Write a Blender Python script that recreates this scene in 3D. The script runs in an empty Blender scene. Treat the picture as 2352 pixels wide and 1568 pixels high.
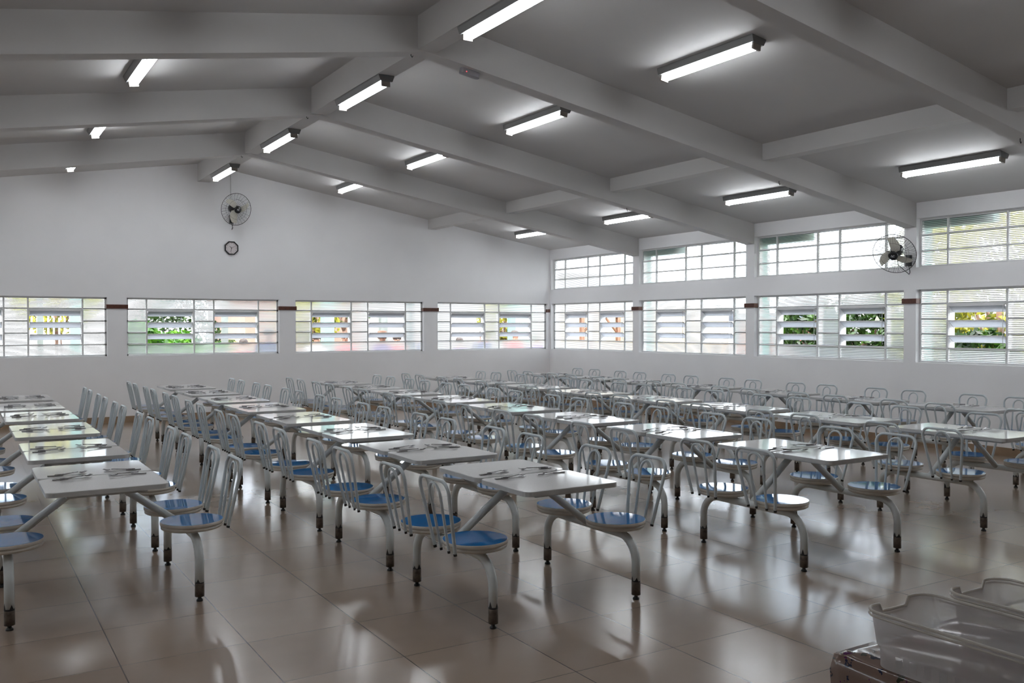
import bpy, math, random
import numpy as np
from mathutils import Vector, Matrix
random.seed(7)
PI = math.pi
SC = bpy.context.scene
COL = SC.collection

# ------------------------------------------------------------------ camera
H = 1.6133
cam_d = bpy.data.cameras.new('camera'); cam = bpy.data.objects.new('camera', cam_d); COL.objects.link(cam)
cam_d.sensor_width = 36.0; cam_d.lens = 2074.28 / 2352 * 36.0; cam_d.clip_start = 0.05; cam_d.clip_end = 300
YAW, PITCH, ROLL = math.radians(31.665), math.radians(0.958), math.radians(0.0514)
fw = Vector((math.sin(YAW) * math.cos(PITCH), math.cos(YAW) * math.cos(PITCH), -math.sin(PITCH)))
rt = Vector((math.cos(YAW), -math.sin(YAW), 0)); dn = fw.cross(rt)
r2 = math.cos(ROLL) * rt + math.sin(ROLL) * dn; d2 = -math.sin(ROLL) * rt + math.cos(ROLL) * dn
cam.matrix_world = Matrix(((r2.x, -d2.x, -fw.x, 0), (r2.y, -d2.y, -fw.y, 0), (r2.z, -d2.z, -fw.z, H), (0, 0, 0, 1)))
SC.camera = cam

# ------------------------------------------------------------------ world, sun, exposure
world = bpy.data.worlds.new('sky'); SC.world = world; world.use_nodes = True
wn = world.node_tree; bg = wn.nodes['Background']
tcw = wn.nodes.new('ShaderNodeTexCoord'); nz = wn.nodes.new('ShaderNodeTexNoise'); rp = wn.nodes.new('ShaderNodeValToRGB')
nz.inputs['Scale'].default_value = 2.2; nz.inputs['Detail'].default_value = 5
rp.color_ramp.elements[0].position = 0.35; rp.color_ramp.elements[0].color = (0.62, 0.78, 1.0, 1)
rp.color_ramp.elements[1].position = 0.6; rp.color_ramp.elements[1].color = (1.0, 1.0, 1.0, 1)
wn.links.new(tcw.outputs['Generated'], nz.inputs['Vector']); wn.links.new(nz.outputs['Fac'], rp.inputs['Fac'])
wn.links.new(rp.outputs['Color'], bg.inputs['Color']); bg.inputs['Strength'].default_value = 8.5
sun_d = bpy.data.lights.new('sun', 'SUN'); sun_d.energy = 4.0; sun_d.angle = math.radians(1.0); sun_d.color = (1.0, 0.95, 0.86)
sun = bpy.data.objects.new('sun', sun_d); COL.objects.link(sun)
sun.rotation_euler = Vector((0.42, 0.30, -1.0)).to_track_quat('-Z', 'Y').to_euler()
SC.view_settings.view_transform = 'Standard'; SC.view_settings.look = 'None'
SC.view_settings.exposure = 0.72; SC.view_settings.gamma = 1.0; SC.view_settings.use_curve_mapping = False
SC.cycles.max_bounces = 14; SC.cycles.diffuse_bounces = 7; SC.cycles.glossy_bounces = 4
SC.cycles.transparent_max_bounces = 16; SC.cycles.transmission_bounces = 6
SC.cycles.use_denoising = True; SC.cycles.caustics_reflective = False; SC.cycles.caustics_refractive = False
SC.cycles.sample_clamp_indirect = 8.0

# ------------------------------------------------------------------ materials
def nodes(m):
    m.use_nodes = True
    return m.node_tree, m.node_tree.nodes['Principled BSDF']

def mat(name, col, rough=0.5, metal=0.0, spec=0.5, noise=0.0, nscale=8.0, bump=0.0, coat=0.0, bscale=None):
    m = bpy.data.materials.new(name); nt, b = nodes(m)
    b.inputs['Base Color'].default_value = (*col, 1); b.inputs['Roughness'].default_value = rough
    b.inputs['Metallic'].default_value = metal; b.inputs['Specular IOR Level'].default_value = spec
    b.inputs['Coat Weight'].default_value = coat; b.inputs['Coat Roughness'].default_value = 0.05
    tc = nt.nodes.new('ShaderNodeTexCoord')
    if noise:
        n = nt.nodes.new('ShaderNodeTexNoise'); n.inputs['Scale'].default_value = nscale; n.inputs['Detail'].default_value = 4
        r = nt.nodes.new('ShaderNodeValToRGB')
        r.color_ramp.elements[0].position = 0.3; r.color_ramp.elements[1].position = 0.7
        r.color_ramp.elements[0].color = (*[c * (1 - noise) for c in col], 1)
        r.color_ramp.elements[1].color = (*[min(1, c * (1 + noise)) for c in col], 1)
        nt.links.new(tc.outputs['Object'], n.inputs['Vector']); nt.links.new(n.outputs['Fac'], r.inputs['Fac'])
        nt.links.new(r.outputs['Color'], b.inputs['Base Color'])
    if bump:
        n2 = nt.nodes.new('ShaderNodeTexNoise'); n2.inputs['Scale'].default_value = bscale or nscale * 4
        bp = nt.nodes.new('ShaderNodeBump'); bp.inputs['Strength'].default_value = bump; bp.inputs['Distance'].default_value = 0.01
        nt.links.new(tc.outputs['Object'], n2.inputs['Vector']); nt.links.new(n2.outputs['Fac'], bp.inputs['Height'])
        nt.links.new(bp.outputs['Normal'], b.inputs['Normal'])
    return m

def emit(name, col, s):
    m = bpy.data.materials.new(name); nt, b = nodes(m)
    b.inputs['Base Color'].default_value = (*col, 1)
    b.inputs['Emission Color'].default_value = (*col, 1); b.inputs['Emission Strength'].default_value = s
    return m

M = {}
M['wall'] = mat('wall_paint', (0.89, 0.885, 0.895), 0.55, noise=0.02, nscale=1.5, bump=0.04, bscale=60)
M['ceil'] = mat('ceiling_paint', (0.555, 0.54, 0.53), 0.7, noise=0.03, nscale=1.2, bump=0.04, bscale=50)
M['paint_steel'] = mat('white_painted_steel', (0.57, 0.60, 0.60), 0.32, noise=0.05, nscale=12)
M['rod_steel'] = mat('grey_white_painted_rod', (0.53, 0.58, 0.60), 0.3, noise=0.04, nscale=12)
M['chip'] = mat('black_chipped_paint', (0.012, 0.011, 0.012), 0.45)
M['socket'] = mat('worn_leg_socket', (0.13, 0.105, 0.085), 0.45, 0.4, noise=0.5, nscale=30)
M['rubber'] = mat('black_rubber', (0.012, 0.012, 0.012), 0.5)
M['laminate'] = mat('grey_white_laminate', (0.60, 0.59, 0.575), 0.07, noise=0.06, nscale=160, spec=0.5)
M['edge'] = mat('table_edge_band', (0.50, 0.50, 0.49), 0.35, noise=0.05, nscale=20)
M['seat_edge'] = mat('seat_edge', (0.54, 0.50, 0.44), 0.35, noise=0.06, nscale=20)
M['blue'] = mat('blue_laminate', (0.002, 0.14, 0.40), 0.035, spec=0.36)
M['cutlery'] = mat('stainless_steel', (0.27, 0.26, 0.27), 0.22, 1.0)
M['frame'] = mat('window_frame_paint', (0.70, 0.70, 0.70), 0.45, noise=0.05, nscale=6)
M['brown'] = mat('brown_painted_wood', (0.085, 0.022, 0.010), 0.5, noise=0.35, nscale=40)
M['mint'] = mat('mint_green_paint', (0.19, 0.36, 0.31), 0.6, noise=0.06, nscale=3)
M['lampbody'] = mat('lamp_housing', (0.20, 0.20, 0.20), 0.4)
M['lampcap'] = mat('lamp_holder', (0.30, 0.27, 0.24), 0.5)
M['tube'] = emit('fluorescent_tube', (0.92, 0.96, 1.0), 22.0)
M['led'] = emit('red_indicator', (1.0, 0.04, 0.05), 2.5)
M['black'] = mat('black_plastic', (0.012, 0.012, 0.013), 0.25)
M['wire'] = mat('dark_wire', (0.03, 0.03, 0.03), 0.4, 0.6)
M['blade'] = mat('cream_fan_blade', (0.74, 0.71, 0.62), 0.3)
M['white'] = mat('white_plastic', (0.8, 0.8, 0.8), 0.4)
M['greybox'] = mat('grey_plastic', (0.30, 0.29, 0.31), 0.45)
M['clockface'] = mat('clock_face', (0.72, 0.66, 0.66), 0.4)
M['skirt'] = mat('brown_tile_skirting', (0.30, 0.205, 0.13), 0.4, noise=0.15, nscale=5)
M['conc'] = mat('pale_concrete', (0.20, 0.19, 0.175), 0.8, noise=0.1, nscale=2)
M['render'] = mat('white_rendered_wall', (0.34, 0.325, 0.32), 0.8, noise=0.05, nscale=2)
M['peach'] = mat('peach_rendered_wall', (0.28, 0.17, 0.125), 0.8, noise=0.06, nscale=2)
M['yellow'] = mat('yellow_rendered_wall', (0.34, 0.28, 0.18), 0.8, noise=0.06, nscale=2)
M['brick'] = mat('red_brick_wall', (0.30, 0.085, 0.06), 0.8, noise=0.3, nscale=25)
M['slate'] = mat('blue_grey_panel', (0.09, 0.11, 0.15), 0.5)
M['dkpost'] = mat('dark_grey_post', (0.17, 0.19, 0.17), 0.7, noise=0.2, nscale=6)
M['timber'] = mat('dark_timber', (0.16, 0.075, 0.04), 0.7, noise=0.3, nscale=12)
M['bark'] = mat('bark', (0.17, 0.10, 0.07), 0.9, noise=0.4, nscale=20)
M['grass'] = mat('grass', (0.12, 0.26, 0.03), 0.9, noise=0.4, nscale=6)

def leafmat(name, a, b_, sc=5.0):
    m = bpy.data.materials.new(name); nt, b = nodes(m)
    tc = nt.nodes.new('ShaderNodeTexCoord'); n = nt.nodes.new('ShaderNodeTexNoise'); n.inputs['Scale'].default_value = sc
    r = nt.nodes.new('ShaderNodeValToRGB'); r.color_ramp.elements[0].position = 0.38; r.color_ramp.elements[1].position = 0.62
    r.color_ramp.elements[0].color = (*a, 1); r.color_ramp.elements[1].color = (*b_, 1)
    nt.links.new(tc.outputs['Object'], n.inputs['Vector']); nt.links.new(n.outputs['Fac'], r.inputs['Fac'])
    tr = nt.nodes.new('ShaderNodeBsdfTranslucent'); mx = nt.nodes.new('ShaderNodeMixShader'); mx.inputs[0].default_value = 0.3
    nt.links.new(r.outputs['Color'], b.inputs['Base Color']); nt.links.new(r.outputs['Color'], tr.inputs['Color'])
    b.inputs['Roughness'].default_value = 0.4
    nt.links.new(b.outputs[0], mx.inputs[1]); nt.links.new(tr.outputs[0], mx.inputs[2])
    nt.links.new(mx.outputs[0], nt.nodes['Material Output'].inputs['Surface'])
    return m
M['leaf_dark'] = leafmat('dark_green_leaves', (0.006, 0.018, 0.003), (0.035, 0.085, 0.008))
M['leaf_green'] = leafmat('bright_green_leaves', (0.02, 0.10, 0.006), (0.12, 0.30, 0.02))
M['leaf_yellow'] = leafmat('yellow_green_leaves', (0.08, 0.10, 0.010), (0.52, 0.48, 0.06))

def ribbed():
    m = bpy.data.materials.new('ribbed_glass'); m.use_nodes = True; nt = m.node_tree; nt.nodes.clear()
    out = nt.nodes.new('ShaderNodeOutputMaterial')
    tc = nt.nodes.new('ShaderNodeTexCoord'); sp = nt.nodes.new('ShaderNodeSeparateXYZ')
    nt.links.new(tc.outputs['Object'], sp.inputs[0])
    mul = nt.nodes.new('ShaderNodeMath'); mul.operation = 'MULTIPLY'; mul.inputs[1].default_value = 2 * PI / 0.0225
    sn = nt.nodes.new('ShaderNodeMath'); sn.operation = 'SINE'
    nt.links.new(sp.outputs['Z'], mul.inputs[0]); nt.links.new(mul.outputs[0], sn.inputs[0])
    r = nt.nodes.new('ShaderNodeValToRGB')
    mr = nt.nodes.new('ShaderNodeMapRange'); mr.inputs[1].default_value = -1; mr.inputs[2].default_value = 1
    nt.links.new(sn.outputs[0], mr.inputs[0]); nt.links.new(mr.outputs[0], r.inputs[0])
    r.color_ramp.elements[0].position = 0.10; r.color_ramp.elements[0].color = (0.13, 0.135, 0.14, 1)
    r.color_ramp.elements[1].position = 0.42; r.color_ramp.elements[1].color = (0.97, 0.98, 0.97, 1)
    t = nt.nodes.new('ShaderNodeBsdfTransparent'); tl = nt.nodes.new('ShaderNodeBsdfTranslucent'); g = nt.nodes.new('ShaderNodeBsdfGlossy')
    g.inputs['Roughness'].default_value = 0.15
    nt.links.new(r.outputs['Color'], t.inputs['Color']); nt.links.new(r.outputs['Color'], tl.inputs['Color'])
    rf = nt.nodes.new('ShaderNodeBsdfRefraction'); rf.inputs['IOR'].default_value = 1.12; rf.inputs['Roughness'].default_value = 0.35
    nt.links.new(r.outputs['Color'], rf.inputs['Color'])
    m0 = nt.nodes.new('ShaderNodeMixShader'); m0.inputs[0].default_value = 0.35
    nt.links.new(t.outputs[0], m0.inputs[1]); nt.links.new(rf.outputs[0], m0.inputs[2])
    m1 = nt.nodes.new('ShaderNodeMixShader'); m1.inputs[0].default_value = 0.15
    nt.links.new(m0.outputs[0], m1.inputs[1]); nt.links.new(tl.outputs[0], m1.inputs[2])
    m2 = nt.nodes.new('ShaderNodeMixShader'); m2.inputs[0].default_value = 0.05
    nt.links.new(m1.outputs[0], m2.inputs[1]); nt.links.new(g.outputs[0], m2.inputs[2])
    nt.links.new(m2.outputs[0], out.inputs['Surface'])
    return m
M['ribbed'] = ribbed()

def frosted(name, col, trans, rough_tl):
    m = bpy.data.materials.new(name); m.use_nodes = True; nt = m.node_tree; nt.nodes.clear()
    out = nt.nodes.new('ShaderNodeOutputMaterial')
    t = nt.nodes.new('ShaderNodeBsdfTransparent'); tl = nt.nodes.new('ShaderNodeBsdfTranslucent'); p = nt.nodes.new('ShaderNodeBsdfPrincipled')
    p.inputs['Base Color'].default_value = (*col, 1); p.inputs['Roughness'].default_value = 0.3
    t.inputs['Color'].default_value = (*[1 - (1 - c) * .3 for c in col], 1); tl.inputs['Color'].default_value = (*col, 1)
    a = nt.nodes.new('ShaderNodeMixShader'); a.inputs[0].default_value = rough_tl
    b = nt.nodes.new('ShaderNodeMixShader'); b.inputs[0].default_value = trans
    nt.links.new(p.outputs[0], a.inputs[1]); nt.links.new(tl.outputs[0], a.inputs[2])
    nt.links.new(a.outputs[0], b.inputs[1]); nt.links.new(t.outputs[0], b.inputs[2])
    nt.links.new(b.outputs[0], out.inputs['Surface'])
    return m
M['louver_glass'] = frosted('louver_glass', (0.44, 0.45, 0.47), 0.08, 0.6)
M['crate'] = frosted('clear_plastic_crate', (0.62, 0.585, 0.58), 0.50, 0.30)
M['crate_rim'] = frosted('crate_rim', (0.72, 0.68, 0.62), 0.30, 0.3)

def floor_mat():
    m = bpy.data.materials.new('polished_floor_tiles'); nt, b = nodes(m); L = nt.links
    tc = nt.nodes.new('ShaderNodeTexCoord'); sp = nt.nodes.new('ShaderNodeSeparateXYZ'); L.new(tc.outputs['Object'], sp.inputs[0])
    def math_(op, a, bb=None):
        n = nt.nodes.new('ShaderNodeMath'); n.operation = op
        for i, v in enumerate((a, bb)):
            if v is None: continue
            if isinstance(v, (int, float)): n.inputs[i].default_value = v
            else: L.new(v, n.inputs[i])
        return n.outputs[0]
    gx = math_('DIVIDE', math_('SUBTRACT', sp.outputs['X'], 0.6553), 0.6)
    gy = math_('DIVIDE', math_('SUBTRACT', sp.outputs['Y'], 4.6138), 0.6)
    def line(g, w):
        f = math_('ABSOLUTE', math_('SUBTRACT', math_('FRACT', math_('ADD', g, 0.5)), 0.5))
        return math_('LESS_THAN', f, w / 0.6 / 2)
    ln = math_('MAXIMUM', line(gx, 0.0055), line(gy, 0.0035))
    cb = nt.nodes.new('ShaderNodeCombineXYZ'); L.new(math_('FLOOR', gx), cb.inputs[0]); L.new(math_('FLOOR', gy), cb.inputs[1])
    wn_ = nt.nodes.new('ShaderNodeTexWhiteNoise'); L.new(cb.outputs[0], wn_.inputs['Vector'])
    nz_ = nt.nodes.new('ShaderNodeTexNoise'); nz_.inputs['Scale'].default_value = 2.3; nz_.inputs['Detail'].default_value = 6
    L.new(tc.outputs['Object'], nz_.inputs['Vector'])
    fac = math_('ADD', math_('MULTIPLY', wn_.outputs['Value'], 0.35), math_('MULTIPLY', nz_.outputs['Fac'], 0.65))
    r = nt.nodes.new('ShaderNodeValToRGB'); L.new(fac, r.inputs[0])
    r.color_ramp.elements[0].position = 0.25; r.color_ramp.elements[0].color = (0.29, 0.218, 0.165, 1)
    r.color_ramp.elements[1].position = 0.75; r.color_ramp.elements[1].color = (0.345, 0.268, 0.207, 1)
    mx = nt.nodes.new('ShaderNodeMix'); mx.data_type = 'RGBA'
    L.new(ln, mx.inputs['Factor']); L.new(r.outputs['Color'], mx.inputs['A']); mx.inputs['B'].default_value = (0.06, 0.035, 0.025, 1)
    L.new(mx.outputs['Result'], b.inputs['Base Color'])
    b.inputs['Specular IOR Level'].default_value = 0.6; b.inputs['Coat Weight'].default_value = 0.35; b.inputs['Coat Roughness'].default_value = 0.14
    rr = nt.nodes.new('ShaderNodeMapRange'); rr.inputs[3].default_value = 0.17; rr.inputs[4].default_value = 0.25
    L.new(nz_.outputs['Fac'], rr.inputs[0]); L.new(rr.outputs[0], b.inputs['Roughness'])
    bp = nt.nodes.new('ShaderNodeBump'); bp.inputs['Strength'].default_value = 0.4; bp.inputs['Distance'].default_value = 0.002
    L.new(math_('SUBTRACT', 1.0, ln), bp.inputs['Height']); L.new(bp.outputs['Normal'], b.inputs['Normal'])
    return m
M['floor'] = floor_mat()

def floral():
    m = bpy.data.materials.new('floral_oilcloth'); nt, b = nodes(m); L = nt.links
    tc = nt.nodes.new('ShaderNodeTexCoord')
    def vor(scale, thr, col, off):
        mp = nt.nodes.new('ShaderNodeMapping'); mp.inputs['Location'].default_value = off
        nz_ = nt.nodes.new('ShaderNodeTexNoise'); nz_.inputs['Scale'].default_value = scale * 2.5
        ad = nt.nodes.new('ShaderNodeVectorMath'); ad.operation = 'MULTIPLY_ADD'; ad.inputs[1].default_value = (0.05,) * 3
        v = nt.nodes.new('ShaderNodeTexVoronoi'); v.inputs['Scale'].default_value = scale
        L.new(tc.outputs['Object'], mp.inputs[0]); L.new(mp.outputs[0], nz_.inputs['Vector'])
        L.new(nz_.outputs['Color'], ad.inputs[0]); L.new(mp.outputs[0], ad.inputs[2]); L.new(ad.outputs[0], v.inputs['Vector'])
        c = nt.nodes.new('ShaderNodeMath'); c.operation = 'LESS_THAN'; c.inputs[1].default_value = thr
        L.new(v.outputs['Distance'], c.inputs[0]); return c.outputs[0], col
    cur = None
    base = (0.19, 0.125, 0.10, 1)
    for (f, col) in (vor(17, 0.24, (0.03, 0.035, 0.02, 1), (0.3, 0.1, 0)), vor(11, 0.22, (0.25, 0.02, 0.035, 1), (0.75, 0.4, 0.1)), vor(19, 0.2, (0.10, 0.02, 0.09, 1), (0.1, 0.7, 0.3)), vor(24, 0.18, (0.015, 0.02, 0.05, 1), (0.5, 0.2, 0.3))):
        mx = nt.nodes.new('ShaderNodeMix'); mx.data_type = 'RGBA'; L.new(f, mx.inputs['Factor'])
        if cur is None: mx.inputs['A'].default_value = base
        else: L.new(cur, mx.inputs['A'])
        mx.inputs['B'].default_value = col; cur = mx.outputs['Result']
    L.new(cur, b.inputs['Base Color']); b.inputs['Roughness'].default_value = 0.13
    return m
M['floral'] = floral()

# ------------------------------------------------------------------ mesh helpers
class MB:
    def __init__(s): s.v = []; s.f = []; s.m = []; s.sm = []
    def add(s, vs, fs, mi=0, smooth=False):
        o = len(s.v); s.v += [tuple(v) for v in vs]
        for f in fs: s.f.append(tuple(o + i for i in f)); s.m.append(mi); s.sm.append(smooth)
        return s
    def box(s, x0, x1, y0, y1, z0, z1, mi=0):
        vs = [(x, y, z) for z in (z0, z1) for y in (y0, y1) for x in (x0, x1)]
        return s.add(vs, [(0, 2, 3, 1), (4, 5, 7, 6), (0, 1, 5, 4), (2, 6, 7, 3), (0, 4, 6, 2), (1, 3, 7, 5)], mi)
    def prism(s, poly, axis, a0, a1, mi=0, smooth=False):
        n = len(poly)
        def P(p, a):
            return {'x': (a, p[0], p[1]), 'y': (p[0], a, p[1]), 'z': (p[0], p[1], a)}[axis]
        vs = [P(p, a0) for p in poly] + [P(p, a1) for p in poly]
        s.add(vs, [tuple(range(n))[::-1], tuple(range(n, 2 * n))], mi)
        o = len(s.v) - 2 * n
        for i in range(n):
            j = (i + 1) % n; s.f.append((o + i, o + j, o + n + j, o + n + i)); s.m.append(mi); s.sm.append(smooth)
        return s
    def tube(s, pts, r, n=10, mi=0, closed=False, caps=True):
        P = [Vector(p) for p in pts]; k = len(P)
        rs = r if isinstance(r, (list, tuple)) else [r] * k
        T = []
        for i in range(k):
            if closed: t = P[(i + 1) % k] - P[i - 1]
            else: t = P[min(i + 1, k - 1)] - P[max(i - 1, 0)]
            T.append(t.normalized())
        up = Vector((0, 0, 1)) if abs(T[0].z) < 0.9 else Vector((1, 0, 0))
        N = T[0].cross(up).normalized(); vs = []
        for i in range(k):
            if i:
                ax = T[i - 1].cross(T[i])
                if ax.length > 1e-7: N = Matrix.Rotation(T[i - 1].angle(T[i]), 3, ax.normalized()) @ N
                N = (N - T[i] * N.dot(T[i])).normalized()
            B = T[i].cross(N)
            for j in range(n):
                a = 2 * PI * j / n; vs.append(P[i] + (N * math.cos(a) + B * math.sin(a)) * rs[i])
        fs = []
        for i in range(k if closed else k - 1):
            for j in range(n):
                a = i * n + j; b = i * n + (j + 1) % n; c = ((i + 1) % k) * n + (j + 1) % n; d = ((i + 1) % k) * n + j
                fs.append((a, b, c, d))
        s.add(vs, fs, mi, True)
        if caps and not closed:
            o = len(s.v) - k * n
            s.f.append(tuple(o + j for j in range(n))[::-1]); s.m.append(mi); s.sm.append(False)
            s.f.append(tuple(o + (k - 1) * n + j for j in range(n))); s.m.append(mi); s.sm.append(False)
        return s
    def lathe(s, prof, c=(0, 0, 0), n=24, mi=0, mat3=None, smooth=True):
        vs = []
        for (r, z) in prof:
            for j in range(n):
                a = 2 * PI * j / n; p = Vector((r * math.cos(a), r * math.sin(a), z))
                if mat3 is not None: p = mat3 @ p
                vs.append(p + Vector(c))
        fs = []
        for i in range(len(prof) - 1):
            for j in range(n):
                fs.append((i * n + j, i * n + (j + 1) % n, (i + 1) * n + (j + 1) % n, (i + 1) * n + j))
        s.add(vs, fs, mi, smooth)
        o = len(s.v) - len(vs)
        if prof[0][0] > 1e-4: s.f.append(tuple(o + j for j in range(n))[::-1]); s.m.append(mi); s.sm.append(False)
        if prof[-1][0] > 1e-4: s.f.append(tuple(o + (len(prof) - 1) * n + j for j in range(n))); s.m.append(mi); s.sm.append(False)
        return s
    def mesh(s, name, mats):
        me = bpy.data.meshes.new(name); me.from_pydata(s.v, [], s.f)
        for m in (mats if isinstance(mats, (list, tuple)) else [mats]): me.materials.append(m)
        me.polygons.foreach_set('material_index', s.m); me.polygons.foreach_set('use_smooth', s.sm)
        me.update(); return me

def link(name, me, parent=None, loc=(0, 0, 0), rz=0.0):
    o = bpy.data.objects.new(name, me); COL.objects.link(o); o.location = loc; o.rotation_euler = (0, 0, rz)
    if parent is not None: o.parent = parent
    return o
def build(name, mb, mats, parent=None, loc=(0, 0, 0), rz=0.0): return link(name, mb.mesh(name, mats), parent, loc, rz)
def tag(o, label=None, cat=None, group=None, kind=None):
    if label: o['label'] = label
    if cat: o['category'] = cat
    if group: o['group'] = group
    if kind: o['kind'] = kind
    return o
def empty(name, loc=(0, 0, 0), rz=0.0):
    o = link(name, None, None, loc, rz); o.empty_display_size = 0.1; return o
def copy_tree(o, parent=None):
    c = o.copy(); COL.objects.link(c); c.parent = parent
    for ch in list(KIDS.get(o.name, [])): copy_tree(ch, c)
    return c
KIDS = {}
def index_kids():
    KIDS.clear()
    for o in bpy.data.objects:
        if o.parent: KIDS.setdefault(o.parent.name, []).append(o)
def rrect(w, d, r, n=5, cx=0.0, cy=0.0):
    pts = []
    for (sx, sy, a0) in ((1, 1, 0), (-1, 1, 90), (-1, -1, 180), (1, -1, 270)):
        for i in range(n + 1):
            a = math.radians(a0 + 90 * i / n)
            pts.append((cx + sx * (w / 2 - r) + r * math.cos(a), cy + sy * (d / 2 - r) + r * math.sin(a)))
    return pts
def struct(name, mb, m, label, cat): return tag(build(name, mb, m), label, cat, None, 'structure')

# ------------------------------------------------------------------ the hall (room geometry measured, then scaled about the camera)
K = 0.915
def zz(z): return H + (z - H) * K
XB = 12.109 * K; YA = 17.907 * K; XR = 4.085 * K; XL = 2 * XR - XB; YF = -4.5 * K
WT = 0.18                                     # wall thickness
SILL, HEAD, UB, UT = zz(1.073), zz(2.152), zz(2.479), zz(3.20)
def ceil_z(x): return zz(4.745) - 0.1635 * abs(x - XR)
def beam_z(x): return zz(4.385) - 0.1635 * abs(x - XR)
PY = [(8.345 + 3.18 * i) * K for i in range(-4, 3)]       # pillar centres along the side walls
PW = 0.20 * K
AP = [(2.368, 2.701), (5.553, 5.884), (8.77, 9.11)]         # pillars of the far wall
AP = [(a * K, b * K) for a, b in AP]
AP = [(AP[0][0] - 3.2 * K, AP[0][1] - 3.2 * K)] + AP
AEND = 12.045 * K; ASTART = XL + 0.06

struct('floor', MB().box(XL - .3, XB + .3, YF - .3, YA + .3, -0.2, 0), M['floor'], 'glossy beige tiled floor of the canteen hall', 'floor')
# far wall: band under windows, pillars, gable above
w = MB(); w.box(XL - WT, XB + WT, YA, YA + WT, -0.2, SILL)
ed = [ASTART] + [v for p in AP for v in p] + [AEND]
pill = [(XL - WT, ASTART)] + AP + [(AEND, XB + WT)]
for a, b in pill: w.box(a, b, YA, YA + WT, SILL, HEAD)
gp = [(XL - WT, HEAD), (XB + WT, HEAD), (XB + WT, ceil_z(XB + WT) + .05), (XR, ceil_z(XR) + .05), (XL - WT, ceil_z(XL - WT) + .05)]
w.prism(gp, 'y', YA, YA + WT)
struct('wall_back', w, M['wall'], 'white gable wall at the far end with a row of windows', 'wall')
w = MB(); w.prism(gp, 'y', YF - WT, YF); w.box(XL - WT, XB + WT, YF - WT, YF, -.2, HEAD)
struct('wall_front', w, M['wall'], 'white gable wall behind the camera', 'wall')
def side_wall(name, x0, x1, label):
    w = MB(); ztop = ceil_z(XB) + .02
    w.box(x0, x1, YF, YA, -.2, SILL); w.box(x0, x1, YF, YA, HEAD, UB); w.box(x0, x1, YF, YA, UT, ztop)
    segs = [(YF, PY[2] + PW / 2)] + [(c - PW / 2, c + PW / 2) for c in PY[3:]] + [(YA - 0.05, YA)]
    for a, b in segs:
        if x0 > 0: w.box(x0, x1, a, b, SILL, HEAD)
        w.box(x0, x1, a, b, UB, UT)
    if x0 < 0: w.box(x0, x1, YF, YA, SILL, HEAD)
    return struct(name, w, M['wall'], label, 'wall')
side_wall('wall_right', XB, XB + WT, 'white right wall with two rows of gridded windows')
side_wall('wall_left', XL - WT, XL, 'white left wall with a high row of windows added for light')
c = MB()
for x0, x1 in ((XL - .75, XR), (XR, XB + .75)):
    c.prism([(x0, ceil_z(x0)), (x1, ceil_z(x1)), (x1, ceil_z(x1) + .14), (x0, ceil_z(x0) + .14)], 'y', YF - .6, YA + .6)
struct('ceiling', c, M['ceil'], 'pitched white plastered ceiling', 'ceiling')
rank = ['nearest', 'second nearest', 'third nearest', 'fourth nearest', 'fifth nearest', 'sixth nearest', 'seventh nearest', 'farthest']
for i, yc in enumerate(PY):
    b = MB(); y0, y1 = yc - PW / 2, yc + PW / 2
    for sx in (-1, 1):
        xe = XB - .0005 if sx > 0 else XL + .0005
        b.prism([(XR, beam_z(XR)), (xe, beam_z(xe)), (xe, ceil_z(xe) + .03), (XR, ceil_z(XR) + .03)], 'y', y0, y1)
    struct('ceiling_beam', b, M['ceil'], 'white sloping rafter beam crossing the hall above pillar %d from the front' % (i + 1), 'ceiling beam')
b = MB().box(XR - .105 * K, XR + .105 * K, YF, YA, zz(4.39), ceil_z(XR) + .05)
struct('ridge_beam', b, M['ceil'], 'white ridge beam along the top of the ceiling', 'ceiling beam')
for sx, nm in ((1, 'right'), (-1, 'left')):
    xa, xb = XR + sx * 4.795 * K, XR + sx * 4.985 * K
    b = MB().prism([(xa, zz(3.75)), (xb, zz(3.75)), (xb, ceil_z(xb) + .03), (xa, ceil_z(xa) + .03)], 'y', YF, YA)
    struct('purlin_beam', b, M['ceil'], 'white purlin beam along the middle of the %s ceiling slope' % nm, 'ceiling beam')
# skirting
bb = MB().box(XL + .012, XB - .012, YA - .012, YA, 0, .105); struct('baseboard_back', bb, M['skirt'], 'brown tile skirting along the far wall', 'baseboard')
bb = MB().box(XB - .012, XB, YF, YA, 0, .105); struct('baseboard_right', bb, M['skirt'], 'brown tile skirting along the right wall', 'baseboard')
bb = MB().box(XL, XL + .012, YF, YA, 0, .105); struct('baseboard_left', bb, M['skirt'], 'brown tile skirting along the left wall', 'baseboard')

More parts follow.
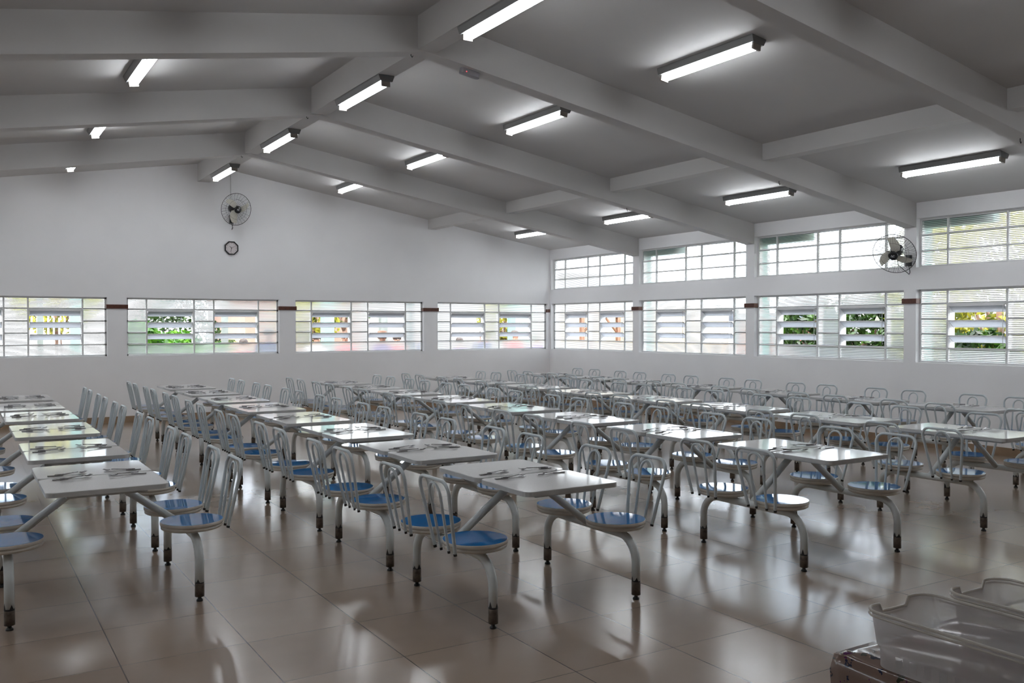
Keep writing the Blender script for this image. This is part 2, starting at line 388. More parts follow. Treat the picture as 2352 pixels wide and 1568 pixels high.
# ------------------------------------------------------------------ windows
GN = 0.1 * K                                   # glass plane behind the wall face
def window_parts(W, h, fr, rows, louver):
    bw = 0.013
    xs = [0] + [f * W for f in fr] + [W]
    zs = [h * i / rows for i in range(rows + 1)]
    f = MB()
    def bar(x0, x1, z0, z1, d=.016): f.box(x0, x1, GN - d, GN + d, z0, z1)
    bar(0, .03, 0, h); bar(W - .03, W, 0, h); bar(0, W, 0, .03); bar(0, W, h - .03, h)
    for x in xs[1:-1]: bar(x - bw, x + bw, 0, h, .018)
    for i, z in enumerate(zs[1:-1]):
        for p in range(5):
            a, b = xs[p], xs[p + 1]
            if louver and p in (1, 3) and (i + 1) in (2, 3): continue
            t = .022 if (louver and p in (1, 3) and i + 1 == 4) else .012
            bar(a, b, z - t, z + .012, .016)
    g = MB()
    for p in range(5):
        for q in range(rows):
            if louver and p in (1, 3) and q in (1, 2, 3): continue
            g.box(xs[p] + .012, xs[p + 1] - .012, GN - .002, GN + .002, zs[q] + .008, zs[q + 1] - .008)
    out = {'frame': f.mesh('window_frame', M['frame']), 'glass': g.mesh('ribbed_glass', M['ribbed']), 'xs': xs, 'zs': zs}
    if louver:
        pw = xs[2] - xs[1] - 2 * bw
        bx = MB()
        for p in (1, 3):
            a, b_ = xs[p] + bw, xs[p + 1] - bw
            for x in (a, b_ - .004): bx.box(x, x + .004, GN, GN + .12, zs[1] + .01, zs[4] - .02)
            bx.box(a, b_, GN, GN + .12, zs[4] - .028, zs[4] - .020)
        out['box'] = bx.mesh('louver_box', M['frame'])
        for p in (1, 3):
            pw = xs[p + 1] - xs[p] - 2 * bw - .016
            fb, gb = MB(), MB()
            # blade runs from the room side (high) to the outside (low)
            n0, z0_, n1, z1_ = -.045, -.025, .085, -.115
            dv = Vector((0, n1 - n0, z1_ - z0_)); L_ = dv.length; dv.normalize(); nv = Vector((0, -dv.z, dv.y))
            def slab(mbx, x0, x1, a, b2, t):
                c0 = Vector((0, n0, z0_)); vs = []
                for tt in (-t, t):
                    for ss in (a, b2):
                        for x in (x0, x1): q_ = c0 + dv * ss + nv * tt; vs.append((x, q_.y, q_.z))
                mbx.add(vs, [(0, 2, 3, 1), (4, 5, 7, 6), (0, 1, 5, 4), (2, 6, 7, 3), (0, 4, 6, 2), (1, 3, 7, 5)])
            slab(fb, 0, pw, 0, .014, .006); slab(fb, 0, pw, L_ - .010, L_, .004)
            slab(fb, 0, .008, 0, L_, .006); slab(fb, pw - .008, pw, 0, L_, .006)
            slab(gb, .008, pw - .008, .014, L_ - .010, .0018)
            out['blade%d' % p] = (fb.mesh('louver_blade', M['frame']), gb.mesh('blade_glass', M['louver_glass']))
            rod = MB().tube([(0, -.05, -.03), (0, -.05, -(zs[3] - zs[1]) - .09), (.006, -.045, -(zs[3] - zs[1]) - .16)], .0035, 5)
            out['rod%d' % p] = rod.mesh('control_rod', M['frame'])
    return out
CACHE = {}; WN = [0]
FA = (.125, .426, .556, .86); FB = (.15, .441, .588, .875)
def window(W, h, fr, rows, louver, loc, rz, label):
    key = (round(W, 3), round(h, 3), fr, rows, louver)
    if key not in CACHE: CACHE[key] = window_parts(W, h, fr, rows, louver)
    P = CACHE[key]; WN[0] += 1
    r = empty('window_%d' % WN[0], loc, rz); tag(r, label, 'window', None, 'structure')
    link('window_frame', P['frame'], r); link('ribbed_glass', P['glass'], r)
    if louver:
        link('louver_box', P['box'], r)
        for p in (1, 3):
            for q in (4, 3, 2):
                bl = link('louver_blade', P['blade%d' % p][0], r, (P['xs'][p] + .021, GN, P['zs'][q]))
                link('blade_glass', P['blade%d' % p][1], bl)
            link('control_rod', P['rod%d' % p], r, (P['xs'][p + 1] - .03, GN, P['zs'][4]))
    return r
ords = ['leftmost', 'second from left', 'third from left', 'rightmost']
E1 = .0
aw = [(ASTART, AP[0][0])] + [(AP[i][1], AP[i + 1][0]) for i in range(3)] + [(AP[3][1], AEND)]
an = ['far left corner window of the far wall, outside the photo', 'leftmost visible louvred window in the far wall', 'louvred window in the far wall with green palms behind it',
      'louvred window in the far wall right of the fan and clock', 'louvred window in the far wall beside the right corner']
for (a, b_), lb in zip(aw, an):
    window(b_ - a, HEAD - SILL, FA, 5, True, (a, YA, SILL), 0, lb)
bays = [(PY[-1] + PW / 2, YA - .05)] + [(PY[i] + PW / 2, PY[i + 1] - PW / 2) for i in range(len(PY) - 2, 1, -1)]
bn = ['nearest the far corner', 'second from the far corner', 'third from the far corner, beside the fan', 'fourth from the far corner, at the right edge', 'fifth from the far corner', 'sixth from the far corner', 'nearest the front wall']
for (a, b_), lb in zip(bays, bn):
    window(b_ - a, HEAD - SILL, FB, 5, True, (XB, b_, SILL), -PI / 2, 'lower louvred window of right wall, ' + lb)
    window(b_ - a, UT - UB, FB, 3, False, (XB, b_, UB), -PI / 2, 'upper fixed window of right wall, ' + lb)
    window(b_ - a, UT - UB, FB, 3, False, (XL, a, UB), PI / 2, 'unseen upper left window added for light, ' + lb)  # left wall windows are unseen, added to let daylight into the hall
# brown bands round the pillars
tz0, tz1 = zz(1.946), zz(2.020); TN = 0
def band(x0, x1, y0, y1, nm):
    global TN
    TN += 1; m = MB(); e = .012
    m.box(x0, x1, y0, y1, tz0, tz1)
    m.box(x0 - .001, x1 + .001, y0 - .001, y1 + .001, tz0 + .012, tz0 + .016); m.box(x0 - .001, x1 + .001, y0 - .001, y1 + .001, tz1 - .018, tz1 - .014)
    struct('trim_%d' % TN, m, M['brown'], nm, 'trim')
an2 = ['at the left', 'left of the palm window', 'between the palm window and the fan', 'right of the fan']
for i, (a, b_) in enumerate(AP): band(a - .018, b_ + .018, YA - .02, YA + .07, 'dark brown wooden band on far wall pillar ' + an2[i])
band(AEND - .002, XB - .001, YA - .012, YA + .07, 'dark brown wooden band on the far wall in the right corner')
for i, yc in enumerate(PY[2:]): band(XB - .02, XB + .07, yc - PW / 2 - .018, yc + PW / 2 + .018, 'dark brown wooden band on right wall pillar, %s the camera' % rank[i])

# ------------------------------------------------------------------ ceiling lights
def lamp_parts():
    L_ = 1.24
    h = MB(); h.prism([(-.085, -.002), (-.085, -.010), (-.065, -.062), (.065, -.062), (.085, -.010), (.085, -.002)], 'y', -L_ / 2, L_ / 2)
    cap = MB().box(-.045, .045, -.011, .011, -.112, -.060)
    t = MB().tube([(0, -.585, 0), (0, .585, 0)], .0135, 12)
    return h.mesh('housing', M['lampbody']), cap.mesh('lamp_holders', M['lampcap']), t.mesh('tube', M['tube'])
LP = lamp_parts()
lampspots = []
for i, yc in enumerate([(8.345 - 1.59 + 3.18 * (j)) * K for j in range(-1, 4)]):  # lamps of the first bay are out of view, added for lighting
    lampspots.append((XR, yc, zz(4.39), 'ridge beam', i, 0.0))
    lampspots.append((6.5 * K, yc, ceil_z(6.5 * K), 'right ceiling slope near ridge', i, 0.0))
    lampspots.append((10.62 * K, yc, ceil_z(10.62 * K), 'right ceiling slope near windows', i, 0.0))
    lampspots.append((1.67 * K, yc, ceil_z(1.67 * K), 'left ceiling slope near ridge', i, 0.0))
    lampspots.append(((8.17 - 10.62) * K, yc, ceil_z((8.17 - 10.62) * K), 'left ceiling slope near windows', i, 0.0))
bayname = ['unseen first', 'second', 'third', 'fourth', 'fifth', 'sixth', 'seventh']
for (x, y, z, nm, i, _) in lampspots:
    slope = 0 if nm == 'ridge beam' else (math.atan(.1635) if x > XR else -math.atan(.1635))
    r = empty('fluorescent_lamp', (x, y, z)); r.rotation_euler = (0, slope, 0)
    tag(r, 'twin tube ceiling light on the %s, %s bay' % (nm, bayname[i]), 'ceiling light', 'twin tube ceiling lights')
    link('housing', LP[0], r)
    for s in (-1, 1): link('lamp_holder', LP[1], r, (0, s * .597, 0)); link('lamp_tube', LP[2], r, (s * .023, 0, -.090))
# conduit down to the far fan, alarm box, ceiling hooks
tag(build('conduit', MB().tube([(4.60 * K, YA - .012, zz(3.98)), (4.60 * K, YA - .012, zz(4.56))], .009, 6), M['frame']),
    'thin grey conduit running down the far gable wall to the fan', 'conduit')
r = empty('alarm_box', (4.63 * K, PY[4] , beam_z(4.63 * K))); r.rotation_euler = (0, math.atan(.1635), 0)
tag(r, 'small grey alarm box with red light under the rafter beam', 'alarm box')
build('housing', MB().prism(rrect(.21, .07, .03), 'z', -.05, 0), M['greybox'], r)
build('indicator_light', MB().lathe([(.0045, -.0), (.0045, -.006), (0, -.010)], (-.05, -.036, -.03), 8, mat3=Matrix.Rotation(PI / 2, 3, 'X') @ Matrix.Identity(3)), M['led'], r)
hk = MB().tube([(0, 0, .0), (0, 0, -.03), (.012, 0, -.045), (.02, 0, -.03)], .004, 5).mesh('ceiling_hook', M['wire'])
for (x, y, lb) in ((3.95 * K, PY[4], 'third beam at the ridge'), (3.95 * K, PY[5], 'fourth beam at the ridge'), (3.95 * K, PY[6], 'farthest beam at the ridge'),
                   (9.3 * K, PY[3], 'second beam near the purlin'), (9.3 * K, PY[4], 'third beam near the purlin'), (9.3 * K, PY[5], 'fourth beam near the purlin')):
    o = link('ceiling_hook', hk, None, (x, y, beam_z(x) + (0.0 if x > XR + .2 else .0)))
    if abs(x - XR) < .2: o.location.z = zz(4.385) - .001
    tag(o, 'tiny dark hook under the ' + lb, 'hook', 'hooks in the ceiling beams')

# ------------------------------------------------------------------ canteen tables with attached seats
SX, SY, FY, PZ = .49, .272, .468, .363
def arc(c, r, a0, a1, n, plane):
    out = []
    for i in range(n + 1):
        a = math.radians(a0 + (a1 - a0) * i / n); u, v = r * math.cos(a), r * math.sin(a)
        out.append((c[0], c[1] + u, c[2] + v) if plane == 'yz' else (c[0] + u, c[1], c[2] + v))
    return out
R_ = .15
pp = [(0, -FY, .10), (0, -FY, PZ - R_)] + arc((0, -FY + R_, PZ - R_), R_, 180, 90, 8, 'yz')[1:] + arc((0, FY - R_, PZ - R_), R_, 90, 0, 8, 'yz') + [(0, FY, .10)]
me_pipe = MB().tube(pp, .0255, 14).mesh('leg_pipe', M['paint_steel'])
def socket_mesh(seed):
    rnd = random.Random(seed); m = MB(); n = 16
    m.lathe([(.027, .028), (.027, .105), (.0255, .108)], n=n, mi=0)
    lvl_ = rnd.choice((.112, .116, .128)); top = [lvl_ + (.04 * rnd.random() ** 1.6 if rnd.random() < .6 else .0) for _ in range(n)]
    vs = [(.0262 * math.cos(2 * PI * j / n), .0262 * math.sin(2 * PI * j / n), .103) for j in range(n)] + [(.0262 * math.cos(2 * PI * j / n), .0262 * math.sin(2 * PI * j / n), top[j]) for j in range(n)]
    m.add(vs, [(j, (j + 1) % n, n + (j + 1) % n, n + j) for j in range(n)], 1, True)
    return m.mesh('leg_socket', [M['socket'], M['chip']])
me_sock = [socket_mesh(i) for i in range(6)]
me_foot = MB().lathe([(.019, 0), (.019, .008), (.012, .014), (.009, .03)], n=14).mesh('levelling_foot', M['rubber'])
st = MB().tube([(SX - .012, 0, PZ + .01), (.085, 0, .668), (.055, 0, .682)], .0235, 12)
me_strut = st.mesh('strut', M['paint_steel'])
me_shell = MB().lathe([(.02, .398), (.168, .398), (.177, .404), (.178, .416), (.174, .420), (.174, .423), (.181, .424), (.182, .430), (.182, .4425), (.1795, .4445)], n=40).mesh('seat_shell', M['seat_edge'])
me_blue = MB().lathe([(.1795, .4440), (.1795, .4455)], n=40).mesh('seat_top', M['blue'])
me_brk = MB().box(-.13, .13, -.03, .03, .388, .398).box(-.045, .045, -.045, .045, .384, .392).mesh('seat_bracket', M['paint_steel'])
def hoop(yb, yt, zt, rr, z0=.395):
    def X(z): return .187 + (.262 - .187) * (z - .40) / .40
    def Yv(z): return yb + (yt - yb) * (z - z0) / (zt - rr - z0)
    pts = [(X(z0), -yb, z0), (X(z0 + .014), -yb, z0 + .014), (X(.45), -Yv(.45), .45), (X(zt - rr), -yt, zt - rr)]
    for i in range(1, 7):
        a = PI - (PI / 2) * i / 6; pts.append((X(zt - rr + rr * math.sin(a)), -yt + rr + rr * math.cos(a), zt - rr + rr * math.sin(a)))
    pts += [(p[0], -p[1], p[2]) for p in pts[::-1][(1 if yt <= rr + 1e-6 else 0):]]
    return pts
def hoop_mesh(name, pts, r_):
    m = MB().tube(pts, r_, 8)
    k = len(m.f) - 2                               # the rod ends are dark where they are screwed to the seat
    for i in list(range(8)) + list(range(k - 8, k)) + [k, k + 1]: m.m[i] = 1
    return m.mesh(name, [M['rod_steel'], M['black']])
me_back = hoop_mesh('backrest', hoop(.118, .168, .800, .064), .0105)
me_back2 = hoop_mesh('inner_hoop', hoop(.045, .060, .776, .060), .0085)
def slab_mesh(hy):
    m = MB(); P = rrect(.635, hy, .045, 6); Q = rrect(.629, hy - .006, .042, 6); n = len(P)
    m.add([(x, y, .692) for x, y in P] + [(x, y, .717) for x, y in P] + [(x, y, .720) for x, y in Q],
          [tuple(range(n))[::-1]] + [(i, (i + 1) % n, n + (i + 1) % n, n + i) for i in range(n)] + [(n + i, n + (i + 1) % n, 2 * n + (i + 1) % n, 2 * n + i) for i in range(n)], 1)
    m.add([(x, y, .720) for x, y in Q], [tuple(range(n))], 0)
    return m.mesh('tabletop', [M['laminate'], M['edge']])
me_top = slab_mesh(.520)
uf = MB(); uf.box(-.21, .21, -.45, -.42, .668, .692); uf.box(-.21, .21, .42, .45, .668, .692); uf.box(-.21, -.18, -.42, .42, .668, .692); uf.box(.18, .21, -.42, .42, .668, .692)
uf.box(-.18, .18, -.035, .035, .672, .692)
me_uf = uf.mesh('support_frame', M['paint_steel'])

def table_unit():
    r = empty('canteen_table')
    for s in (-1, 1): link('tabletop', me_top, r, (0, s * .271, 0))
    link('support_frame', me_uf, r)
    k = 0
    for sx in (-1, 1):
        rz = 0 if sx > 0 else PI
        p = link('leg_pipe', me_pipe, r, (sx * SX, 0, 0))
        for sy in (-1, 1):
            so = link('leg_socket', me_sock[k % 6], p, (0, sy * FY, 0), k * 1.3); k += 1
            link('levelling_foot', me_foot, p, (0, sy * FY, 0))
        link('strut', me_strut, r, (0, 0, 0), rz)
        for sy in (-1, 1):
            s_ = link('seat', me_shell, r, (sx * SX, sy * SY, 0), rz)
            link('seat_top', me_blue, s_); link('seat_bracket', me_brk, s_)
            b = link('backrest', me_back, r, (sx * SX, sy * SY, 0), rz)
            link('inner_hoop', me_back2, b)
    return r
rows = [('leftmost row', .722, [5.94, 7.33, 8.80, 10.22, 11.52, 12.92]),
        ('second row from the left', 2.925, [4.61, 5.955, 7.31, 8.655, 10.0, 11.34, 12.66, 13.98]),
        ('middle row', 5.235, [4.50, 5.875, 7.19, 8.54, 9.88, 11.24, 12.45, 13.72]),
        ('fourth row from the left', 7.37, [4.55, 5.90, 7.25, 8.60, 9.95, 11.30, 12.62, 13.95]),
        ('row beside the window wall', 9.50, [4.55, 5.95, 7.27, 8.60, 9.95, 11.30, 12.62, 13.92])]
# cutlery
def fork_mesh():
    m = MB(); z = .0022
    m.tube([(-.095, 0, z), (-.05, 0, z + .001), (.0, 0, z + .004), (.045, 0, z + .006)], [.0062, .005, .003, .0035], 6)
    m.add([(.042, -.004, .007), (.042, .004, .007), (.056,   .0135, .004), (.056, -  .0135, .004), (.062,   .0135, .003), (.062, -  .0135, .003)], [(0, 1, 2, 3), (3, 2, 4, 5), (3, 2, 1, 0), (5, 4, 2, 3)])
    for i in range(4):
        y = -  .0135 + i * .025 / 3; m.tube([(.060, y, .0035), (.078, y, .003), (.096, y * .95, .010)], [.0022, .0018, .001], 5)
    return m.mesh('fork', M['cutlery'])
def knife_mesh():
    m = MB(); 
    m.prism([(-.105, -.007), (-.02, -.005), (-.02, .005), (-.105, .007)], 'z', .0006, .006)
    m.prism([(-.02, -.004), (.06, -.0085), (.10, -.006), (.108, .002), (.10, .006), (-.02, .005)], 'z', .0022, .0036)
    return m.mesh('table_knife', M['cutlery'])
me_fork, me_knife = fork_mesh(), knife_mesh()
unit0 = table_unit(); index_kids(); first = True
rng = random.Random(3)
for ri, (rn, cx, ys) in enumerate(rows):
    for ui, cy in enumerate(ys):
        u = unit0 if first else copy_tree(unit0); first = False
        jx, jy = (0, 0) if ui < 3 else (rng.uniform(-.012, .012), rng.uniform(-.01, .01))
        u.location = (cx + jx, cy + jy, 0)
        rk = rank[ui] if not (ui == len(ys) - 1) else 'farthest'
        tag(u, 'white four-seat canteen table with blue stools, %s in the %s' % (rk, rn), 'canteen table', 'canteen tables with attached stools')
        for sx in (-1, 1):
            for sy in (-1, 1):
                side = ('left' if sx < 0 else 'right'); end = ('near' if sy < 0 else 'far')
                px, py = cx + jx + sx * (.15 + rng.uniform(-.01, .01)), cy + jy + sy * .085 + rng.uniform(-.015, .015)
                base = 0 if sx < 0 else PI
                ak = base + math.radians(rng.uniform(-6, 6)); af = base + math.radians(rng.choice((-1, 1)) * rng.uniform(14, 30))
                kn = link('table_knife', me_knife, None, (px, py, .7200), ak)
                fk = link('fork', me_fork, None, (px + sx * -.02, py + rng.uniform(-.004, .004), .7265), af); fk.rotation_euler = (0, math.radians(rng.uniform(0, 3)), af)
                tag(kn, 'steel knife, %s %s place, %s table in the %s' % (end, side, rk, rn), 'knife', 'knives laid on the canteen tables')
                tag(fk, 'steel fork, %s %s place, %s table in the %s' % (end, side, rk, rn), 'fork', 'forks laid on the canteen tables')

# ------------------------------------------------------------------ wall fans
def fan(loc, nrm, wall_pt, label, spin):
    r = empty('wall_fan', loc); tag(r, label, 'fan')
    n = Vector(nrm).normalized(); q = n.to_track_quat('Z', 'Y').to_matrix()
    def hold(o): o.rotation_euler = q.to_euler(); return o
    R = .278
    cg = MB()
    def ring(rad, z, t, k=40): cg.tube([(rad * math.cos(2 * PI * i / k), rad * math.sin(2 * PI * i / k), z) for i in range(k)], t, 5, closed=True)
    ring(R, .0, .0042); ring(R * .62, .052, .0016, 30); ring(.052, .062, .002, 20); ring(R * .62, -.045, .0016, 30)
    for i in range(54):
        a = 2 * PI * i / 54; ca, sa = math.cos(a), math.sin(a)
        cg.tube([(.045 * ca, .045 * sa, .062), (R * .62 * ca, R * .62 * sa, .052), (R * .92 * ca, R * .92 * sa, .025), (R * ca, R * sa, 0)], .0014, 4, caps=False)
        if i % 2: cg.tube([(.06 * ca, .06 * sa, -.055), (R * .62 * ca, R * .62 * sa, -.045), (R * ca, R * sa, 0)], .0014, 4, caps=False)
    hold(build('cage', cg, M['wire'], r))
    hb = build('hub_badge', MB().lathe([(.062, .050), (.063, .068), (.052, .075), (0, .078)], n=28), M['black'], r); hold(hb)
    lg = MB()
    for (x0, y0, x1, y1) in ((-.026, -.006, -.012, .014), (-.012, .014, -.004, -.008), (-.018, .002, .006, .004), (.002, -.008, .012, .012), (.012, .012, .026, .006), (-.02, -.014, .022, -.012)):
        lg.tube([(x0, y0, .079), (x1, y1, .079)], .0016, 4)
    build('badge_mark', lg, M['white'], hb)
    bl = MB()
    for j in range(3):
        a0 = spin + 2 * PI * j / 3; N1, N2 = 10, 5; vs = []
        for i in range(N1 + 1):
            t = i / N1; rad = .035 + t * .205; wid = .035 + .105 * math.sin(PI * min(1, t * .62 + .18)) * (1 - .35 * t ** 4)
            for s in range(N2 + 1):
                u = s / N2 - .5; off = u * wid; ang = a0 + .55 * t + off / max(rad, .06) * (.9 if rad > .06 else .6)
                vs.append((rad * math.cos(ang), rad * math.sin(ang), .012 + u * .055 * (1 - .3 * t)))
        f = [(i * (N2 + 1) + s, i * (N2 + 1) + s + 1, (i + 1) * (N2 + 1) + s + 1, (i + 1) * (N2 + 1) + s) for i in range(N1) for s in range(N2)]
        f2 = [tuple(v + len(vs) for v in x[::-1]) for x in f]
        one = MB(); vs2 = [(x, y, z - .003) for (x, y, z) in vs]; one.add(vs + vs2, f + f2, 0, True)
        hold(build('blade', one, M['blade'], r))
    mt = MB().lathe([(.0, -.19), (.055, -.185), (.078, -.155), (.080, -.08), (.055, -.045), (.02, -.03), (.018, .05)], n=24)
    hold(build('motor', mt, M['black'], r))
    w_ = Vector(wall_pt) - Vector(loc); back = n * -.13
    ar = MB().tube([back, back + Vector((0, 0, -.10)), w_ * .85 + Vector((0, 0, -.02)), w_], [.03, .026, .024, .028], 8)
    build('arm', ar, M['black'], r)
    mq = Matrix.Identity(3)
    pl = MB().box(w_.x - .03, w_.x + .03, w_.y - .03, w_.y + .03, w_.z - .09, w_.z + .06)
    build('mounting_plate', pl, M['black'], r)
    cb = MB().tube([back + Vector((0, 0, -.05)), back + Vector((.02, 0, -.2)), w_ + Vector((.01, 0, -.20)), w_ + Vector((.03, 0, -.17)), w_ + Vector((0, 0, -.08))], .0045, 6)
    build('cable', cb, M['wire'], r)
    return r
fa = Vector((4.600 * K, 17.50 * K, zz(3.855)))
fan(fa, (.22, -1.0, -.22), (4.60 * K, YA - .03, zz(3.72)), 'black wire wall fan with cream blades on the far gable wall above the clock', 2.0)
fb_ = Vector((11.66 * K, 8.29 * K, zz(2.665)))
fan(fb_, (-.93, -.31, -.52), (XB - .03, 8.345 * K, zz(2.60)), 'black wire wall fan with cream blades on a right wall pillar between windows', 1.1)

# ------------------------------------------------------------------ clock
r = empty('wall_clock', (4.605 * K, YA, zz(3.145))); tag(r, 'octagonal wall clock with black rim on the far wall below the fan', 'clock')
def octo(rad): return [(rad * math.cos(PI / 8 + i * PI / 4), rad * math.sin(PI / 8 + i * PI / 4)) for i in range(8)]
o1, o2 = octo(.128), octo(.108)
rm = MB()
vs = [(x, -.035, z) for x, z in o1] + [(x, -.035, z) for x, z in o2] + [(x, -.0, z) for x, z in o1] + [(x, -.018, z) for x, z in o2]
fs = []
for i in range(8):
    j = (i + 1) % 8; fs += [(i, j, 8 + j, 8 + i), (i, 16 + i, 16 + j, j), (8 + i, 8 + j, 24 + j, 24 + i)]
rm.add(vs, fs); build('rim', rm, M['black'], r)
face = build('clock_face', MB().prism(octo(.110), 'y', -.020, -.002), M['clockface'], r)
tk = MB()
for i in range(12):
    a = i * PI / 6; ca, sa = math.sin(a), math.cos(a)
    tk.prism([(.078 * ca - .004 * sa, .078 * sa + .004 * ca), (.078 * ca + .004 * sa, .078 * sa - .004 * ca), (.092 * ca + .004 * sa, .092 * sa - .004 * ca), (.092 * ca - .004 * sa, .092 * sa + .004 * ca)], 'y', -.0215, -.0195)
build('hour_marks', tk, M['greybox'], face)
def hand(nm, ang, L_, wd, y):
    a = math.radians(ang); s, c_ = math.sin(a), math.cos(a)
    p = [(-.01 * s - wd * c_, -.01 * c_ + wd * s), (-.01 * s + wd * c_, -.01 * c_ - wd * s), (L_ * s + wd * c_ * .5, L_ * c_ - wd * s * .5), (L_ * s - wd * c_ * .5, L_ * c_ + wd * s * .5)]
    build(nm, MB().prism(p, 'y', y - .002, y), M['black'], r)
hand('hour_hand', 316, .052, .0045, -.023); hand('minute_hand', 190, .078, .0035, -.026); hand('second_hand', 60, .070, .0018, -.029)

# ------------------------------------------------------------------ side table with crates
T0X, T1Y, TZ = 2.085, 1.665, .700
r = empty('serving_table', (0, 0, 0)); tag(r, 'serving table in the bottom right corner under a floral cloth', 'table')
build('tabletop', MB().box(T0X + .01, T0X + 1.1, T1Y - 1.3, T1Y - .01, TZ - .035, TZ - .004), M['timber'], r)
for (x, y) in ((T0X + .06, T1Y - .06), (T0X + 1.05, T1Y - .06), (T0X + .06, T1Y - 1.25), (T0X + 1.05, T1Y - 1.25)):
    build('leg', MB().box(x - .02, x + .02, y - .02, y + .02, 0, TZ - .035), M['timber'], r)
cm = MB(); NX, NY = 46, 54; x0c, x1c, y0c, y1c = T0X, T0X + 1.11, T1Y - 1.31, T1Y
rnd = random.Random(5)
ring_pts = []
def creased(x, y):
    d = (x - x0c) + (y1c - y)
    return TZ + .0025 * math.sin(26 * x + 9 * y) + .012 * max(0, 1 - abs((x - x0c) - .35 * (y1c - y) - .02) / .018) * max(0, 1 - d / .30)
for j in range(NY + 1):
    for i in range(NX + 1):
        x = x0c + (x1c - x0c) * i / NX; y = y0c + (y1c - y0c) * j / NY; cm.v.append((x, y, creased(x, y) if 0 < i < NX and 0 < j < NY else TZ))
for j in range(NY):
    for i in range(NX):
        a = j * (NX + 1) + i; cm.f.append((a, a + 1, a + NX + 2, a + NX + 1)); cm.m.append(0); cm.sm.append(True)
per = [(i, 0) for i in range(NX)] + [(NX, j) for j in range(NY)] + [(NX - i, NY) for i in range(NX)] + [(0, NY - j) for j in range(NY)]
base = len(cm.v); LV = 8
for l in range(1, LV + 1):
    for q, (i, j) in enumerate(per):
        x = x0c + (x1c - x0c) * i / NX; y = y0c + (y1c - y0c) * j / NY
        nx = -1 if i == 0 else (1 if i == NX else 0); ny = -1 if j == 0 else (1 if j == NY else 0)
        t = l / LV; wv = .012 * t * math.sin(q * .75) + .016 * t
        if l == 1: wv = .008
        cm.v.append((x + nx * wv, y + ny * wv, TZ - .42 * t + (.008 if l == 1 else 0)))
n = len(per)
for l in range(LV):
    for q in range(n):
        q2 = (q + 1) % n
        if l == 0: a, b_ = per[q][1] * (NX + 1) + per[q][0], per[q2][1] * (NX + 1) + per[q2][0]
        else: a, b_ = base + (l - 1) * n + q, base + (l - 1) * n + q2
        c_, d_ = base + l * n + q2, base + l * n + q
        cm.f.append((a, d_, c_, b_)); cm.m.append(0); cm.sm.append(True)
tag(build('tablecloth', cm, M['floral']), 'brown floral plastic cloth draped over the serving table', 'tablecloth')

def crate_mesh(W, D, hgt):
    m = MB(); t = .0025; N = 9
    def lvl(s, z, r): return [(x, y, z) for x, y in rrect(W * s, D * s, r, N)]
    prof = [(.885, .004), (.895, .05), (.93, .052), (.985, hgt)]
    rings = []
    for s, z in prof: rings.append(lvl(s, z, .055))
    k = len(rings[0]); vs = [p for rg in rings for p in rg]; fs = []
    def notch(p, z):   # handle dip in the two short ends
        x, y = p[0], p[1]
        return z - (.045 if (abs(x) < .085 and abs(y) > D * .44) else 0)
    vs = [(p[0], p[1], notch(p, p[2]) if li == 3 else p[2]) for li in range(4) for p in rings[li]]
    for li in range(3):
        for j in range(k): fs.append((li * k + j, li * k + (j + 1) % k, (li + 1) * k + (j + 1) % k, (li + 1) * k + j))
    m.add(vs, fs, 0, False)
    m.add([(x, y, .004) for x, y in rrect(W * .885, D * .885, .055, N)], [tuple(range(k))], 0)
    return m
